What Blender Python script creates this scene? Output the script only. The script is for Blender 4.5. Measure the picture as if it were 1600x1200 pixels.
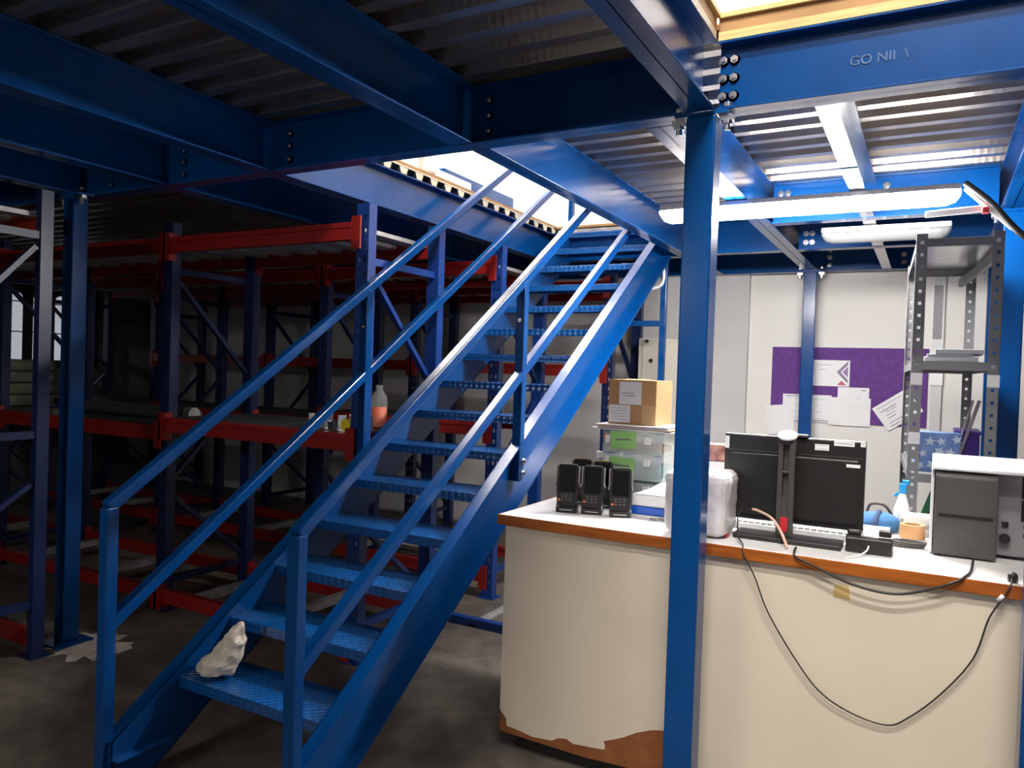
import bpy, bmesh, math, random
from mathutils import Vector, Matrix
random.seed(7)
for o in list(bpy.data.objects): bpy.data.objects.remove(o)
S = bpy.context.scene
COL = S.collection
PI = math.pi

# ------------------------------------------------------------------ camera
yaw, pitch, roll = 0.50313138, -0.01680006, -0.03352772
fw = Vector((-math.sin(yaw)*math.cos(pitch), math.cos(yaw)*math.cos(pitch), math.sin(pitch)))
rt = Vector((math.cos(yaw), math.sin(yaw), 0)); dn = fw.cross(rt)
c_, s_ = math.cos(roll), math.sin(roll)
r2 = c_*rt + s_*dn; d2 = -s_*rt + c_*dn
cd = bpy.data.cameras.new('camera'); cam = bpy.data.objects.new('camera', cd); COL.objects.link(cam)
cam.matrix_world = Matrix(((r2.x, -d2.x, -fw.x, 0), (r2.y, -d2.y, -fw.y, 0), (r2.z, -d2.z, -fw.z, 1.6), (0, 0, 0, 1)))
cd.sensor_width = 36; cd.lens = 36*1187.98/1600; cd.clip_start = 0.02
S.camera = cam

# ------------------------------------------------------------------ world, exposure
W = bpy.data.worlds.new('world'); S.world = W; W.use_nodes = True
W.node_tree.nodes['Background'].inputs[0].default_value = (0.6, 0.7, 0.8, 1)
W.node_tree.nodes['Background'].inputs[1].default_value = 0.02
S.view_settings.view_transform = 'Standard'
try: S.view_settings.look = 'None'
except Exception: pass
S.view_settings.exposure = 0.0; S.view_settings.gamma = 1
BATTEN = 265.0      # lens strength of the batten under the deck
UPPER = 380.0       # lens strength of the battens over the void
LOWER_FILL = 105.0       # lens strength of the fill batten added under the deck behind the camera
UPBACK = 190.0     # lens strength of the battens above the platform floor

# ------------------------------------------------------------------ materials
def srgb(r, g, b):
    f = lambda c: (c/255/12.92) if c/255 <= .04045 else ((c/255+.055)/1.055)**2.4
    return (f(r), f(g), f(b), 1)
MATS = {}
def mat(name, col, rough=.5, metal=0., var=.0, scale=8., bump=0., bscale=60., emit=0., trans=0., alpha=1., coat=0., col2=None, spec=.5, stretch=None):
    if name in MATS: return MATS[name]
    m = bpy.data.materials.new(name); m.use_nodes = True
    nt = m.node_tree; b = nt.nodes['Principled BSDF']
    b.inputs['Base Color'].default_value = col
    b.inputs['Roughness'].default_value = rough; b.inputs['Metallic'].default_value = metal
    b.inputs['Specular IOR Level'].default_value = spec
    b.inputs['Coat Weight'].default_value = coat; b.inputs['Coat Roughness'].default_value = .08
    b.inputs['Transmission Weight'].default_value = trans; b.inputs['Alpha'].default_value = alpha
    tc = nt.nodes.new('ShaderNodeTexCoord'); mp = nt.nodes.new('ShaderNodeMapping')
    nt.links.new(tc.outputs['Object'], mp.inputs[0])
    if stretch: mp.inputs['Scale'].default_value = stretch
    if var or col2:
        n = nt.nodes.new('ShaderNodeTexNoise'); n.inputs['Scale'].default_value = scale; n.inputs['Detail'].default_value = 6
        nt.links.new(mp.outputs[0], n.inputs['Vector'])
        rp = nt.nodes.new('ShaderNodeValToRGB')
        a = col2 or tuple(c*(1-var) for c in col[:3])+(1,)
        e = col if col2 else tuple(min(1, c*(1+var)) for c in col[:3])+(1,)
        rp.color_ramp.elements[0].position = .35; rp.color_ramp.elements[1].position = .68
        rp.color_ramp.elements[0].color = a; rp.color_ramp.elements[1].color = e
        nt.links.new(n.outputs[0], rp.inputs[0]); nt.links.new(rp.outputs[0], b.inputs['Base Color'])
    if bump:
        n2 = nt.nodes.new('ShaderNodeTexNoise'); n2.inputs['Scale'].default_value = bscale; n2.inputs['Detail'].default_value = 3
        nt.links.new(mp.outputs[0], n2.inputs['Vector'])
        bp = nt.nodes.new('ShaderNodeBump'); bp.inputs['Strength'].default_value = bump; bp.inputs['Distance'].default_value = .01
        nt.links.new(n2.outputs[0], bp.inputs['Height']); nt.links.new(bp.outputs[0], b.inputs['Normal'])
    if emit:
        b.inputs['Emission Color'].default_value = col; b.inputs['Emission Strength'].default_value = emit
    MATS[name] = m
    return m
BLUE = mat('blue_gloss_paint', (.001, .050, .205, 1), .2, var=.08, scale=5, bump=.015, bscale=25, spec=.3)
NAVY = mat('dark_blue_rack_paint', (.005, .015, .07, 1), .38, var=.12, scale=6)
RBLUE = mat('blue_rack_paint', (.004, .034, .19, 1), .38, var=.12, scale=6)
RED = mat('red_rack_paint', (.25, .010, .008, 1), .4, var=.12, scale=5)
GALV = mat('galvanised_steel', (.56, .57, .58, 1), .24, metal=.95, var=.12, scale=14, bump=.03, bscale=40)
DGALV = mat('dull_galvanised_steel', (.42, .42, .41, 1), .5, metal=.5, var=.2, scale=9)
GREYP = mat('grey_slotted_steel', (.17, .172, .18, 1), .45, metal=.25, var=.1, scale=9)
ZINC = mat('zinc_bolt', (.7, .7, .72, 1), .25, metal=1)
WOOD = mat('pale_timber', srgb(214, 180, 120), .6, var=.18, scale=6, stretch=(1, 12, 12))
PLY = mat('plywood', srgb(170, 130, 84), .7, var=.15, scale=8)
CREAM = mat('cream_filler', srgb(226, 214, 190), .7, var=.06)
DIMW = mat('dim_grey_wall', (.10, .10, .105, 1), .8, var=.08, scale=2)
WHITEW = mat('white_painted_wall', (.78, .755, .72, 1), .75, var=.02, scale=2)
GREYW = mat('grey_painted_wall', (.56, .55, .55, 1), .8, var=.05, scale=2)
CEIL = mat('white_ceiling', (.8, .8, .78, 1), .8)
LAM = mat('cream_laminate', (.72, .63, .51, 1), .38, var=.03, scale=3)
LTOP = mat('white_laminate_top', (.80, .79, .78, 1), .3, var=.02, scale=4)
EDGE = mat('varnished_wood_edge', srgb(176, 98, 32), .35, col2=srgb(142, 72, 24), scale=7, stretch=(1, 14, 14))
CHIP = mat('bare_chipboard', srgb(140, 82, 42), .8, var=.2, scale=18)
DARK = mat('dark_board', (.02, .018, .016, 1), .7)
BLK = mat('black_plastic', (.013, .012, .012, 1), .38, var=.1)
SCR = mat('black_screen_glass', (.004, .004, .004, 1), .08)
DGREY = mat('dark_grey_plastic', (.055, .05, .047, 1), .45, bump=.05, bscale=300)
MGREY = mat('mid_grey_plastic', (.23, .215, .23, 1), .5)
LGREY = mat('light_grey_plastic', (.62, .62, .63, 1), .42)
WHT = mat('white_plastic', (.82, .82, .82, 1), .4)
WPAP = mat('white_paper', (.82, .81, .82, 1), .7, var=.02)
INK = mat('grey_print', (.22, .21, .24, 1), .8)
INKL = mat('pale_grey_print', (.5, .5, .54, 1), .8)
PURP = mat('purple_felt', (.125, .045, .23, 1), .9, var=.12, scale=30, bump=.1, bscale=200)
CARD = mat('brown_cardboard', srgb(176, 134, 92), .8, var=.06, scale=5)
CARDL = mat('taped_cardboard', srgb(188, 150, 104), .45, var=.05)
GRN = mat('green_card', srgb(150, 206, 122), .7)
CLEARB = mat('clear_bottle_plastic', (.80, .84, .84, 1), .08, alpha=.16)
CLEAR = mat('clear_plastic', (.86, .92, .90, 1), .12, alpha=.32)
FROST = mat('frosted_plastic_bag', (.74, .67, .59, 1), .34, col2=(.50, .43, .35, 1), scale=7, bump=.6, bscale=30)
REDP = mat('red_plastic', (.55, .02, .03, 1), .35)
ORG = mat('orange_plastic', (.80, .13, .03, 1), .45)
YEL = mat('yellow_plastic', (.78, .66, .03, 1), .5)
YTAPE = mat('buff_tape', srgb(196, 168, 108), .6)
BFAB = mat('blue_fabric', srgb(52, 100, 146), .85, var=.15, bump=.2, bscale=90)
DFAB = mat('dark_blue_fabric', srgb(38, 58, 92), .85)
TEAL = mat('teal_plastic', srgb(20, 118, 130), .35)
DGRN = mat('dark_green_plastic', srgb(28, 92, 62), .5)
PURB = mat('purple_plastic', srgb(56, 30, 120), .4)
GLASS = mat('pane_daylight', (.62, .66, .72, 1), .4, emit=.55)
RUB = mat('black_cable_rubber', (.02, .018, .016, 1), .5)
CUT = mat('black_hole', (.004, .004, .005, 1), .9)
SACK = mat('grey_green_sack', srgb(132, 132, 112), .85, var=.15, scale=6, bump=.25, bscale=20)
SHELFM = mat('dark_steel_shelf', (.05, .055, .06, 1), .42, metal=.3, var=.15)
LENS_ON = mat('lit_batten_lens', (1, .965, .93, 1), .4, emit=BATTEN)
LENS_UP = mat('lit_upper_batten_lens', (1, .95, .88, 1), .4, emit=UPPER)
LENS_UB = mat('lit_platform_batten_lens', (1, .97, .93, 1), .4, emit=UPBACK)
LENS_FILL = mat('added_fill_batten_lens', (1, .95, .87, 1), .4, emit=LOWER_FILL)
LENS_OFF = mat('unlit_batten_lens', (.16, .165, .17, 1), .35)

def deck_material():
    m = mat('ribbed_deck_steel', (.50, .485, .47, 1), .28, metal=.9, col2=(.36, .30, .25, 1), scale=1.2)
    nt = m.node_tree; b = nt.nodes['Principled BSDF']
    tc = nt.nodes.new('ShaderNodeTexCoord'); mp = nt.nodes.new('ShaderNodeMapping'); mp.inputs['Scale'].default_value = (32, 80, 0)
    v = nt.nodes.new('ShaderNodeTexVoronoi'); v.inputs['Randomness'].default_value = 0; v.inputs['Scale'].default_value = 1
    bp = nt.nodes.new('ShaderNodeBump'); bp.inputs['Strength'].default_value = .22; bp.inputs['Distance'].default_value = .006
    nt.links.new(tc.outputs['Object'], mp.inputs[0]); nt.links.new(mp.outputs[0], v.inputs['Vector'])
    nt.links.new(v.outputs['Distance'], bp.inputs['Height']); nt.links.new(bp.outputs[0], b.inputs['Normal'])
    return m
DECK = deck_material()
def checker_material():
    m = mat('blue_checker_plate', (.0012, .07, .26, 1), .26, spec=.8, coat=.4, var=.08)
    nt = m.node_tree; b = nt.nodes['Principled BSDF']
    tc = nt.nodes.new('ShaderNodeTexCoord'); mp = nt.nodes.new('ShaderNodeMapping'); mp.inputs['Scale'].default_value = (38, 38, 38)
    mp.inputs['Rotation'].default_value = (0, 0, PI/4)
    v = nt.nodes.new('ShaderNodeTexVoronoi'); v.inputs['Randomness'].default_value = .05; v.inputs['Scale'].default_value = 1
    bp = nt.nodes.new('ShaderNodeBump'); bp.invert = True; bp.inputs['Strength'].default_value = .8; bp.inputs['Distance'].default_value = .006
    nt.links.new(tc.outputs['Object'], mp.inputs[0]); nt.links.new(mp.outputs[0], v.inputs['Vector'])
    nt.links.new(v.outputs['Distance'], bp.inputs['Height']); nt.links.new(bp.outputs[0], b.inputs['Normal'])
    return m
CHECK = checker_material()
def concrete():
    m = mat('worn_concrete', (.17, .145, .12, 1), .5, col2=(.06, .05, .042, 1), scale=1.1, bump=.2, bscale=14)
    nt = m.node_tree; b = nt.nodes['Principled BSDF']
    src = b.inputs['Base Color'].links[0].from_socket
    tc = nt.nodes.new('ShaderNodeTexCoord'); n = nt.nodes.new('ShaderNodeTexNoise'); n.inputs['Scale'].default_value = 9; n.inputs['Detail'].default_value = 8
    nt.links.new(tc.outputs['Object'], n.inputs['Vector'])
    mx = nt.nodes.new('ShaderNodeMixRGB'); mx.blend_type = 'OVERLAY'; mx.inputs[0].default_value = .8
    nt.links.new(src, mx.inputs[1]); nt.links.new(n.outputs[0], mx.inputs[2]); nt.links.new(mx.outputs[0], b.inputs['Base Color'])
    return m
CONC = concrete()

# ------------------------------------------------------------------ helpers
def world_m(o):
    m = o.matrix_basis.copy()
    while o.parent: o = o.parent; m = o.matrix_basis @ m
    return m
def T(o, label=None, cat=None, group=None, kind=None):
    if label: o['label'] = label
    if cat: o['category'] = cat
    if group: o['group'] = group
    if kind: o['kind'] = kind
    return o
def E(name, loc, label, cat, group=None, rz=0):
    o = bpy.data.objects.new(name, None); COL.objects.link(o); o.empty_display_size = .05
    o.location = loc; o.rotation_euler = (0, 0, rz)
    return T(o, label, cat, group)
class G:
    """collects shapes in one bmesh; several material slots allowed"""
    def __init__(s, *mats): s.b = bmesh.new(); s.m = list(mats); s.i = 0; s.M = Matrix()
    def use(s, m):
        if m not in s.m: s.m.append(m)
        s.i = s.m.index(m); return s
    def face(s, vs):
        try: f = s.b.faces.new(vs); f.material_index = s.i; return f
        except ValueError: return None
    def v(s, p): return s.b.verts.new(s.M @ Vector(p))
    def box(s, x0, x1, y0, y1, z0, z1):
        if x0 > x1: x0, x1 = x1, x0
        if y0 > y1: y0, y1 = y1, y0
        if z0 > z1: z0, z1 = z1, z0
        q = [s.v(p) for p in ((x0,y0,z0),(x1,y0,z0),(x1,y1,z0),(x0,y1,z0),(x0,y0,z1),(x1,y0,z1),(x1,y1,z1),(x0,y1,z1))]
        for f in ((3,2,1,0),(4,5,6,7),(0,1,5,4),(1,2,6,5),(2,3,7,6),(3,0,4,7)): s.face([q[k] for k in f])
        return s
    def bar(s, a, b, w, h, up=(0, 0, 1)):
        """square bar from a to b, w across, h along up"""
        a, b = Vector(a), Vector(b); d = (b-a).normalized(); u = Vector(up)
        if abs(d.dot(u)) > .99: u = Vector((0, 1, 0))
        x = d.cross(u).normalized(); u = x.cross(d).normalized()
        q = [s.v(p+x*w/2*i+u*h/2*j) for p in (a, b) for i, j in ((-1,-1),(1,-1),(1,1),(-1,1))]
        for f in ((3,2,1,0),(4,5,6,7),(0,1,5,4),(1,2,6,5),(2,3,7,6),(3,0,4,7)): s.face([q[k] for k in f])
        return s
    def prism(s, pts, axis, a, b):
        """polygon (2-D) extruded along an axis: x -> pts are (y,z); y -> (x,z); z -> (x,y)"""
        P = {'x': lambda p, t: (t, p[0], p[1]), 'y': lambda p, t: (p[0], t, p[1]), 'z': lambda p, t: (p[0], p[1], t)}[axis]
        A = [s.v(P(p, a)) for p in pts]; B = [s.v(P(p, b)) for p in pts]; n = len(pts)
        s.face(A[::-1]); s.face(B)
        for k in range(n): s.face([A[k], A[(k+1) % n], B[(k+1) % n], B[k]])
        return s
    def cyl(s, c, r, h, axis='z', n=16, r2=None, rot=0):
        r2 = r if r2 is None else r2; c = Vector(c)
        ax = {'x': (Vector((0,1,0)), Vector((0,0,1)), Vector((1,0,0))), 'y': (Vector((0,0,1)), Vector((1,0,0)), Vector((0,1,0))), 'z': (Vector((1,0,0)), Vector((0,1,0)), Vector((0,0,1)))}[axis]
        A = []; B = []
        for k in range(n):
            t = 2*PI*k/n+rot; d = ax[0]*math.cos(t)+ax[1]*math.sin(t)
            A.append(s.v(c+d*r)); B.append(s.v(c+d*r2+ax[2]*h))
        s.face(A[::-1]); s.face(B)
        for k in range(n): s.face([A[k], A[(k+1) % n], B[(k+1) % n], B[k]])
        return s
    def lathe(s, c, prof, n=20):
        rings = []
        for r, z in prof: rings.append([s.v((c[0]+r*math.cos(2*PI*k/n), c[1]+r*math.sin(2*PI*k/n), c[2]+z)) for k in range(n)])
        for a, b in zip(rings, rings[1:]):
            for k in range(n): s.face([a[k], a[(k+1) % n], b[(k+1) % n], b[k]])
        s.face(rings[0][::-1]); s.face(rings[-1])
        return s
    def tube(s, pts, r, n=8, smooth=True):
        P = [Vector(p) for p in pts]
        if smooth and len(P) > 2:
            Q = []
            for k in range(len(P)-1):
                p0 = P[max(k-1, 0)]; p1 = P[k]; p2 = P[k+1]; p3 = P[min(k+2, len(P)-1)]
                for j in range(6):
                    t = j/6
                    Q.append(.5*((2*p1)+(p2-p0)*t+(2*p0-5*p1+4*p2-p3)*t*t+(3*p1-p0-3*p2+p3)*t**3))
            P = Q+[P[-1]]
        rings = []; u = Vector((0, .3, 1))
        for k, p in enumerate(P):
            d = (P[min(k+1, len(P)-1)]-P[max(k-1, 0)]).normalized()
            if abs(d.dot(u.normalized())) > .98: u = Vector((1, .2, 0))
            x = d.cross(u).normalized(); y = x.cross(d).normalized()
            rings.append([s.v(p+x*r*math.cos(2*PI*j/n)+y*r*math.sin(2*PI*j/n)) for j in range(n)])
        for a, b in zip(rings, rings[1:]):
            for k in range(n): s.face([a[k], a[(k+1) % n], b[(k+1) % n], b[k]])
        s.face(rings[0][::-1]); s.face(rings[-1])
        return s
    def grid(s, f, nu, nv):
        V = [[s.v(f(i/nu, j/nv)) for j in range(nv+1)] for i in range(nu+1)]
        for i in range(nu):
            for j in range(nv): s.face([V[i][j], V[i+1][j], V[i+1][j+1], V[i][j+1]])
        return s
    def build(s, name, parent=None, loc=None, bevel=0, smooth=False, sub=0, solid=0, local=False):
        if parent is not None and not local:
            s.b.transform(world_m(parent).inverted())
        elif loc is not None:
            s.b.transform(Matrix.Translation(-Vector(loc)))
        bmesh.ops.recalc_face_normals(s.b, faces=s.b.faces)
        me = bpy.data.meshes.new(name); s.b.to_mesh(me); s.b.free()
        for m in s.m: me.materials.append(m)
        o = bpy.data.objects.new(name, me); COL.objects.link(o)
        if parent is not None: o.parent = parent
        elif loc is not None: o.location = loc
        if smooth:
            for p in me.polygons: p.use_smooth = True
        if solid:
            d = o.modifiers.new('solid', 'SOLIDIFY'); d.thickness = solid; d.offset = 0
        if bevel:
            d = o.modifiers.new('bevel', 'BEVEL'); d.width = bevel; d.segments = 2; d.limit_method = 'ANGLE'; d.harden_normals = False
        if sub:
            d = o.modifiers.new('sub', 'SUBSURF'); d.levels = sub; d.render_levels = sub
        return o
def copy_thing(root, loc, rz=None, label=None):
    r = root.copy(); COL.objects.link(r); r.location = loc
    if rz is not None: r.rotation_euler = (0, 0, rz)
    if label: r['label'] = label
    for ch in list(root.children):
        c = ch.copy(); COL.objects.link(c); c.parent = r
        for g in list(ch.children):
            d = g.copy(); COL.objects.link(d); d.parent = c
    return r
def bolt_mesh(r=.014, h=.012):
    g = G(ZINC); g.cyl((0, 0, 0), r*1.35, h*.25, 'y', 14); g.cyl((0, 0, 0), r, -h, 'y', 6); g.cyl((0, -h, 0), r*.5, -h*.5, 'y', 10)
    bmesh.ops.recalc_face_normals(g.b, faces=g.b.faces)
    me = bpy.data.meshes.new('bolt'); g.b.to_mesh(me); g.b.free(); me.materials.append(ZINC); return me
BOLT = bolt_mesh()
def bolt(p, parent, rz=0, rx=0, sc=1):
    o = bpy.data.objects.new('bolt', BOLT); COL.objects.link(o); o.parent = parent
    o.matrix_basis = world_m(parent).inverted() @ (Matrix.Translation(p) @ Matrix.Rotation(rz, 4, 'Z') @ Matrix.Rotation(rx, 4, 'X') @ Matrix.Scale(sc, 4))
    return o

# ------------------------------------------------------------------ the setting
XL, XR, YF, YB, ZC = -9.0, 2.2, -2.6, 6.82, 5.4
def struct(name, g, **k): return T(g.build(name, **k), kind='structure')
struct('floor', G(CONC).box(XL, XR, YF, YB, -.1, 0))
struct('ceiling', G(CEIL).box(XL, XR, YF, YB, ZC, ZC+.1))
struct('wall_back', G(WHITEW).box(XL-.15, XR+.15, YB, YB+.15, -.1, ZC+.1))
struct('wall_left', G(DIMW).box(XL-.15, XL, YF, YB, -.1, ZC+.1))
struct('wall_right', G(DIMW).box(XR, XR+.15, YF, YB, -.1, ZC+.1))
struct('wall_front', G(DIMW).box(XL-.15, XR+.15, YF-.15, YF, -.1, ZC+.1))
struct('trim_1', G(GREYW).box(XL, -1.405, YB-.06, YB, 0, 2.74))
struct('trim_4', G(GREYW).box(-1.54, -1.36, YB-.05, YB, 2.85, ZC))
# window with arched lights between dark posts, far left
g = G(GLASS)
for k in range(7):
    y = 3.98+k*.245
    pts = [(y, 1.55), (y+.125, 1.55), (y+.125, 2.24)]+[(y+.0625+.0625*math.cos(PI*t/6), 2.24+.06*math.sin(PI*t/6)) for t in range(1, 6)]+[(y, 2.24)]
    g.prism(pts, 'x', XL+.012, XL+.02)
wf = struct('window_1', g)
g = G(DARK); g.box(XL, XL+.011, 3.85, 5.75, 1.45, 2.42)
for z in (1.5, 1.86, 2.2): g.box(XL+.011, XL+.035, 3.9, 5.7, z-.006, z+.006)
g.build('window_frame', wf)

# ------------------------------------------------------------------ platform steel
Z0, Z1 = 2.50, 2.73          # underside and top of the steel
def ibeam_x(g, y, x0, x1, w=.09, z0=Z0, z1=Z1, t=.008):
    g.box(x0, x1, y-w/2, y+w/2, z0, z0+t); g.box(x0, x1, y-w/2, y+w/2, z1-t, z1); g.box(x0, x1, y-t/2, y+t/2, z0, z1)
def ibeam_y(g, x, y0, y1, w=.10, z0=Z0, z1=Z1, t=.008):
    g.box(x-w/2, x+w/2, y0, y1, z0, z0+t); g.box(x-w/2, x+w/2, y0, y1, z1-t, z1); g.box(x-t/2, x+t/2, y0, y1, z0, z1)
YA, YB2, YC, YD = 2.615, 4.595, 5.57, 6.69
def beam(axis, c, a, b, label, bolts=(), w=None, m=BLUE, name='steel_beam', fac=-1):
    loc = ((a+b)/2, c, Z0) if axis == 'x' else (c, (a+b)/2, Z0)
    r = E(name, loc, label, 'beam')
    g = G(m)
    (ibeam_x if axis == 'x' else ibeam_y)(g, c, a, b, **({'w': w} if w else {}))
    g.build('web_and_flanges', r, bevel=.002)
    for (p, rz) in bolts: bolt(p, r, rz)
    return r
def col3(x, y, rz=0, zs=(2.555, 2.615, 2.675)): return [((x, y, z), rz) for z in zs]
beam('x', YA, -8.99, -.768, 'long dark blue main beam crossing the upper middle, meeting the pillar at its right end',
     col3(-2.66, YA-.004)+col3(-1.58, YA-.004)+col3(-3.40, YA-.004)+col3(-4.0, YA-.004))
fb = beam('x', YA, -.668, 2.19, 'blue edge beam with raised mill letters, topped with pale timber, right of the pillar', col3(-.62, YA-.004)+col3(-.655, YA-.004))
beam('y', -4.22, -2.59, YA-.05, 'dark blue cross beam above the left column, farthest left under the deck')
beam('y', -3.52, -2.59, YA-.05, 'dark blue cross beam second from left, between the column and the stair bays')
beam('y', -2.79, -2.59, YA-.05, 'blue cross beam running in from top left edge to the left side of the stair opening')
beam('y', -1.68, -2.59, YA-.05, 'blue cross beam with bright lower edge reaching the near right corner of the stair opening')
beam('y', -.718, -2.59, YA-.05, 'broad blue cross beam coming down to the pillar head, beside the open void')
beam('y', -2.79, YA+.05, YD-.05, 'bright blue beam along the left side of the stair opening, under open rib ends')
beam('y', -1.645, YA+.05, YD-.05, 'blue beam along the right side of the stair opening', w=.085)
beam('y', -3.52, YA+.05, YD-.05, 'dark blue beam over the racks, left of the stair opening')
beam('y', -.893, YA+.05, YD-.05, 'blue beam running back from behind the pillar head under the ribbed deck', w=.107)
beam('y', .325, YA+.05, YD-.05, 'blue beam running back along the right edge of the photo above grey shelving')
beam('x', YB2, -.838, .27, 'blue beam just behind the glowing batten light, across the right bay', col3(-.80, YB2-.006)[1:]+col3(-.76, YB2-.006)[1:]+col3(-.25, YB2-.006)[1:])
beam('x', YC, -1.60, -.95, 'blue back cross beam left of the far ceiling bolts, behind the batten light')
beam('x', YC, -.838, 2.19, 'blue back cross beam behind the unlit batten', col3(-.79, YC-.006)[:2]+col3(-.75, YC-.006)[:2])
beam('x', YC+.05, -2.74, -1.69, 'blue beam carrying the top of the staircase')
beam('x', YD, -8.99, 2.19, 'dark blue beam against the white back wall', col3(-.76, YD-.006)+col3(-.22, YD-.006)[:2]+col3(.2, YD-.006)[:2])
# galvanised purlin on the right bay
r = E('steel_purlin', (-.335, 4.6, Z0), 'galvanised purlin crossing the right bay above the batten light', 'purlin')
g = G(GALV); g.box(-.368, -.302, YA+.05, YD-.06, Z0+.002, Z0+.006); g.box(-.368, -.364, YA+.05, YD-.06, Z0+.006, Z1-.03); g.box(-.368, -.302, YA+.05, YD-.06, Z1-.034, Z1-.03)
g.build('channel', r)
G(mat('blue_tape', (.004, .12, .22, 1), .8, spec=.1)).box(-.370, -.300, 3.48, 3.66, Z0-.001, Z0+.0015).build('blue_tape', r)['label'] = 'blue tape patch'
# raised mill letters on the edge beam
def text(s, size, m, M, parent, name='lettering', depth=.0015):
    cu = bpy.data.curves.new(name, 'FONT'); cu.body = s; cu.size = size; cu.extrude = depth
    t = bpy.data.objects.new(name, cu); COL.objects.link(t)
    dg = bpy.context.evaluated_depsgraph_get(); me = bpy.data.meshes.new_from_object(t.evaluated_get(dg))
    bpy.data.objects.remove(t); me.materials.clear(); me.materials.append(m)
    o = bpy.data.objects.new(name, me); COL.objects.link(o); o.parent = parent
    o.matrix_basis = world_m(parent).inverted() @ M
    return o
text('GO NII  \\', .042, mat('highlit_blue_paint', (.03, .095, .25, 1), .4), Matrix.Translation((-.262, YA-.0055, 2.596)) @ Matrix.Rotation(PI/2, 4, 'X'), fb, 'raised_letters')  # lighter blue paints in the highlights on the raised letters

# columns
def column(x, y, label, z1=Z0, base=True, clamps=True, w=.10):
    r = E('steel_column', (x, y, 0), label, 'column')
    G(BLUE).box(x-w/2, x+w/2, y-w/2, y+w/2, .012, z1-.012).build('shaft', r, bevel=.006)
    G(BLUE).box(x-.09, x+.09, y-w/2, y+w/2, z1-.012, z1).build('cap_plate', r)
    G(BLUE).box(x-.1, x+.1, y-.1, y+.1, 0, .012).build('base_plate', r)
    if clamps:
        for s in (-1, 1):
            g = G(ZINC); cx = x+s*.082
            g.box(cx-.022, cx+.022, y-.035, y-.005, z1-.035, z1-.013); g.cyl((cx, y-.02, z1-.013), .012, -.05, 'z', 6); g.cyl((cx, y-.02, z1+.012), .017, .016, 'z', 6)
            g.cyl((cx, y-.02, z1-.03), .019, -.014, 'z', 6)
            g.build('beam_clamp', r, bevel=.002)
    return r
column(-.717, YA-.001, 'blue square pillar in the foreground standing before the counter')
column(-4.19, 2.53, 'dark blue steel column on the left, its foot in whitish dust', w=.09)
column(.305, YA-.02, 'blue pillar cut off by the right edge, at the right end of the counter')
column(.342, 4.60, 'blue steel column behind the grey slotted shelving')
column(-.888, 6.62, 'slim blue column in front of the purple notice board')
column(.39, 6.62, 'light blue column at the back wall seen between shelving uprights')

# ribbed deck
def decking(x0, x1, y0, y1, label, filler=None):
    r = E('ribbed_deck', ((x0+x1)/2, (y0+y1)/2, Z1), label, 'metal decking')
    g = G(DECK); p = .155; k0 = math.floor(y0/p); prof = []
    y = k0*p
    while y < y1+p:
        for dy, z in ((0, 0), (.05, 0), (.068, .042), (.137, .042), (.155, 0)):
            yy = y+dy
            if y0 <= yy <= y1 and (not prof or yy > prof[-1][0]+1e-4): prof.append((yy, Z1+.001+z))
        y += p
    A = [g.v((x0, a, b)) for a, b in prof]; B = [g.v((x1, a, b)) for a, b in prof]
    for k in range(len(prof)-1): g.face([A[k], A[k+1], B[k+1], B[k]])
    g.build('ribbed_sheet', r, solid=.0015)
    for yy in (y0+.002, y1-.004): G(DGALV).box(x0, x1, yy, yy+.0015, Z1+.001, Z1+.043).build('rib_end_closure', r)
    if filler:
        xa, ya, yb = filler; f = G(CREAM)
        yy = math.ceil(ya/p)*p
        while yy < yb:
            f.prism([(yy+.002, Z1+.004), (yy+.048, Z1+.004), (yy+.064, Z1+.042), (yy-.016, Z1+.042)], 'x', xa-.05, xa)
            yy += p
        f.box(xa-.004, xa+.002, ya, yb, Z1+.0435, Z1+.052)
        f.build('rib_fillers', r)['label'] = 'cream rib end fillers'
    return r
decking(-8.99, -2.80, -2.59, YA-.01, 'dark ribbed deck over the far left, top left corner')
decking(-2.79, -1.69, -2.59, YA-.01, 'dark ribbed deck between the two left cross beams')
decking(-1.68, -.69, -2.59, YA-.01, 'brownish ribbed deck at the top centre, left of the void')
decking(-8.99, -2.745, YA+.01, YB-.01, 'ribbed deck left of the stair opening with open rib ends', (-2.745, YA+.06, 5.6))
decking(-1.66, -.895, YA+.01, YB-.01, 'ribbed deck sloping away between the stair opening and pillar')
decking(-.891, 2.19, YA+.01, YB-.01, 'bright ribbed deck over the counter bay')
decking(-2.74, -1.67, YC+.1, YB-.01, 'ribbed deck of the landing beyond the staircase')
FLZ = Z1+.0455
def floor_up(n, x0, x1, y0, y1): struct('floor_upper_%d' % n, G(PLY).box(x0, x1, y0, y1, FLZ+.007, FLZ+.027))
floor_up(1, -8.99, -.70, -2.59, 2.655); floor_up(2, -8.99, -2.748, 2.656, YB-.01); floor_up(3, -1.66, -.7005, 2.656, YB-.01)
floor_up(4, -.70, 2.19, 2.60, YB-.01); floor_up(5, -2.747, -1.661, YC+.1, YB-.01)
g = G(WOOD); g.box(-.668, 2.19, 2.57, 2.599, Z1+.001, Z1+.03); g.box(-.668, 2.19, 2.562, 2.605, FLZ+.029, FLZ+.045); g.use(PLY).box(-.668, 2.19, 2.575, 2.599, Z1+.03, FLZ+.029)
struct('trim_2', g)
g = G(CREAM); g.box(-.69, -.672, -2.59, 2.56, Z1+.001, Z1+.03); g.use(WOOD).box(-.699, -.66, -2.59, 2.56, FLZ+.029, FLZ+.045); g.use(PLY).box(-.69, -.672, -2.59, 2.56, Z1+.03, FLZ+.029)
struct('trim_3', g)

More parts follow.
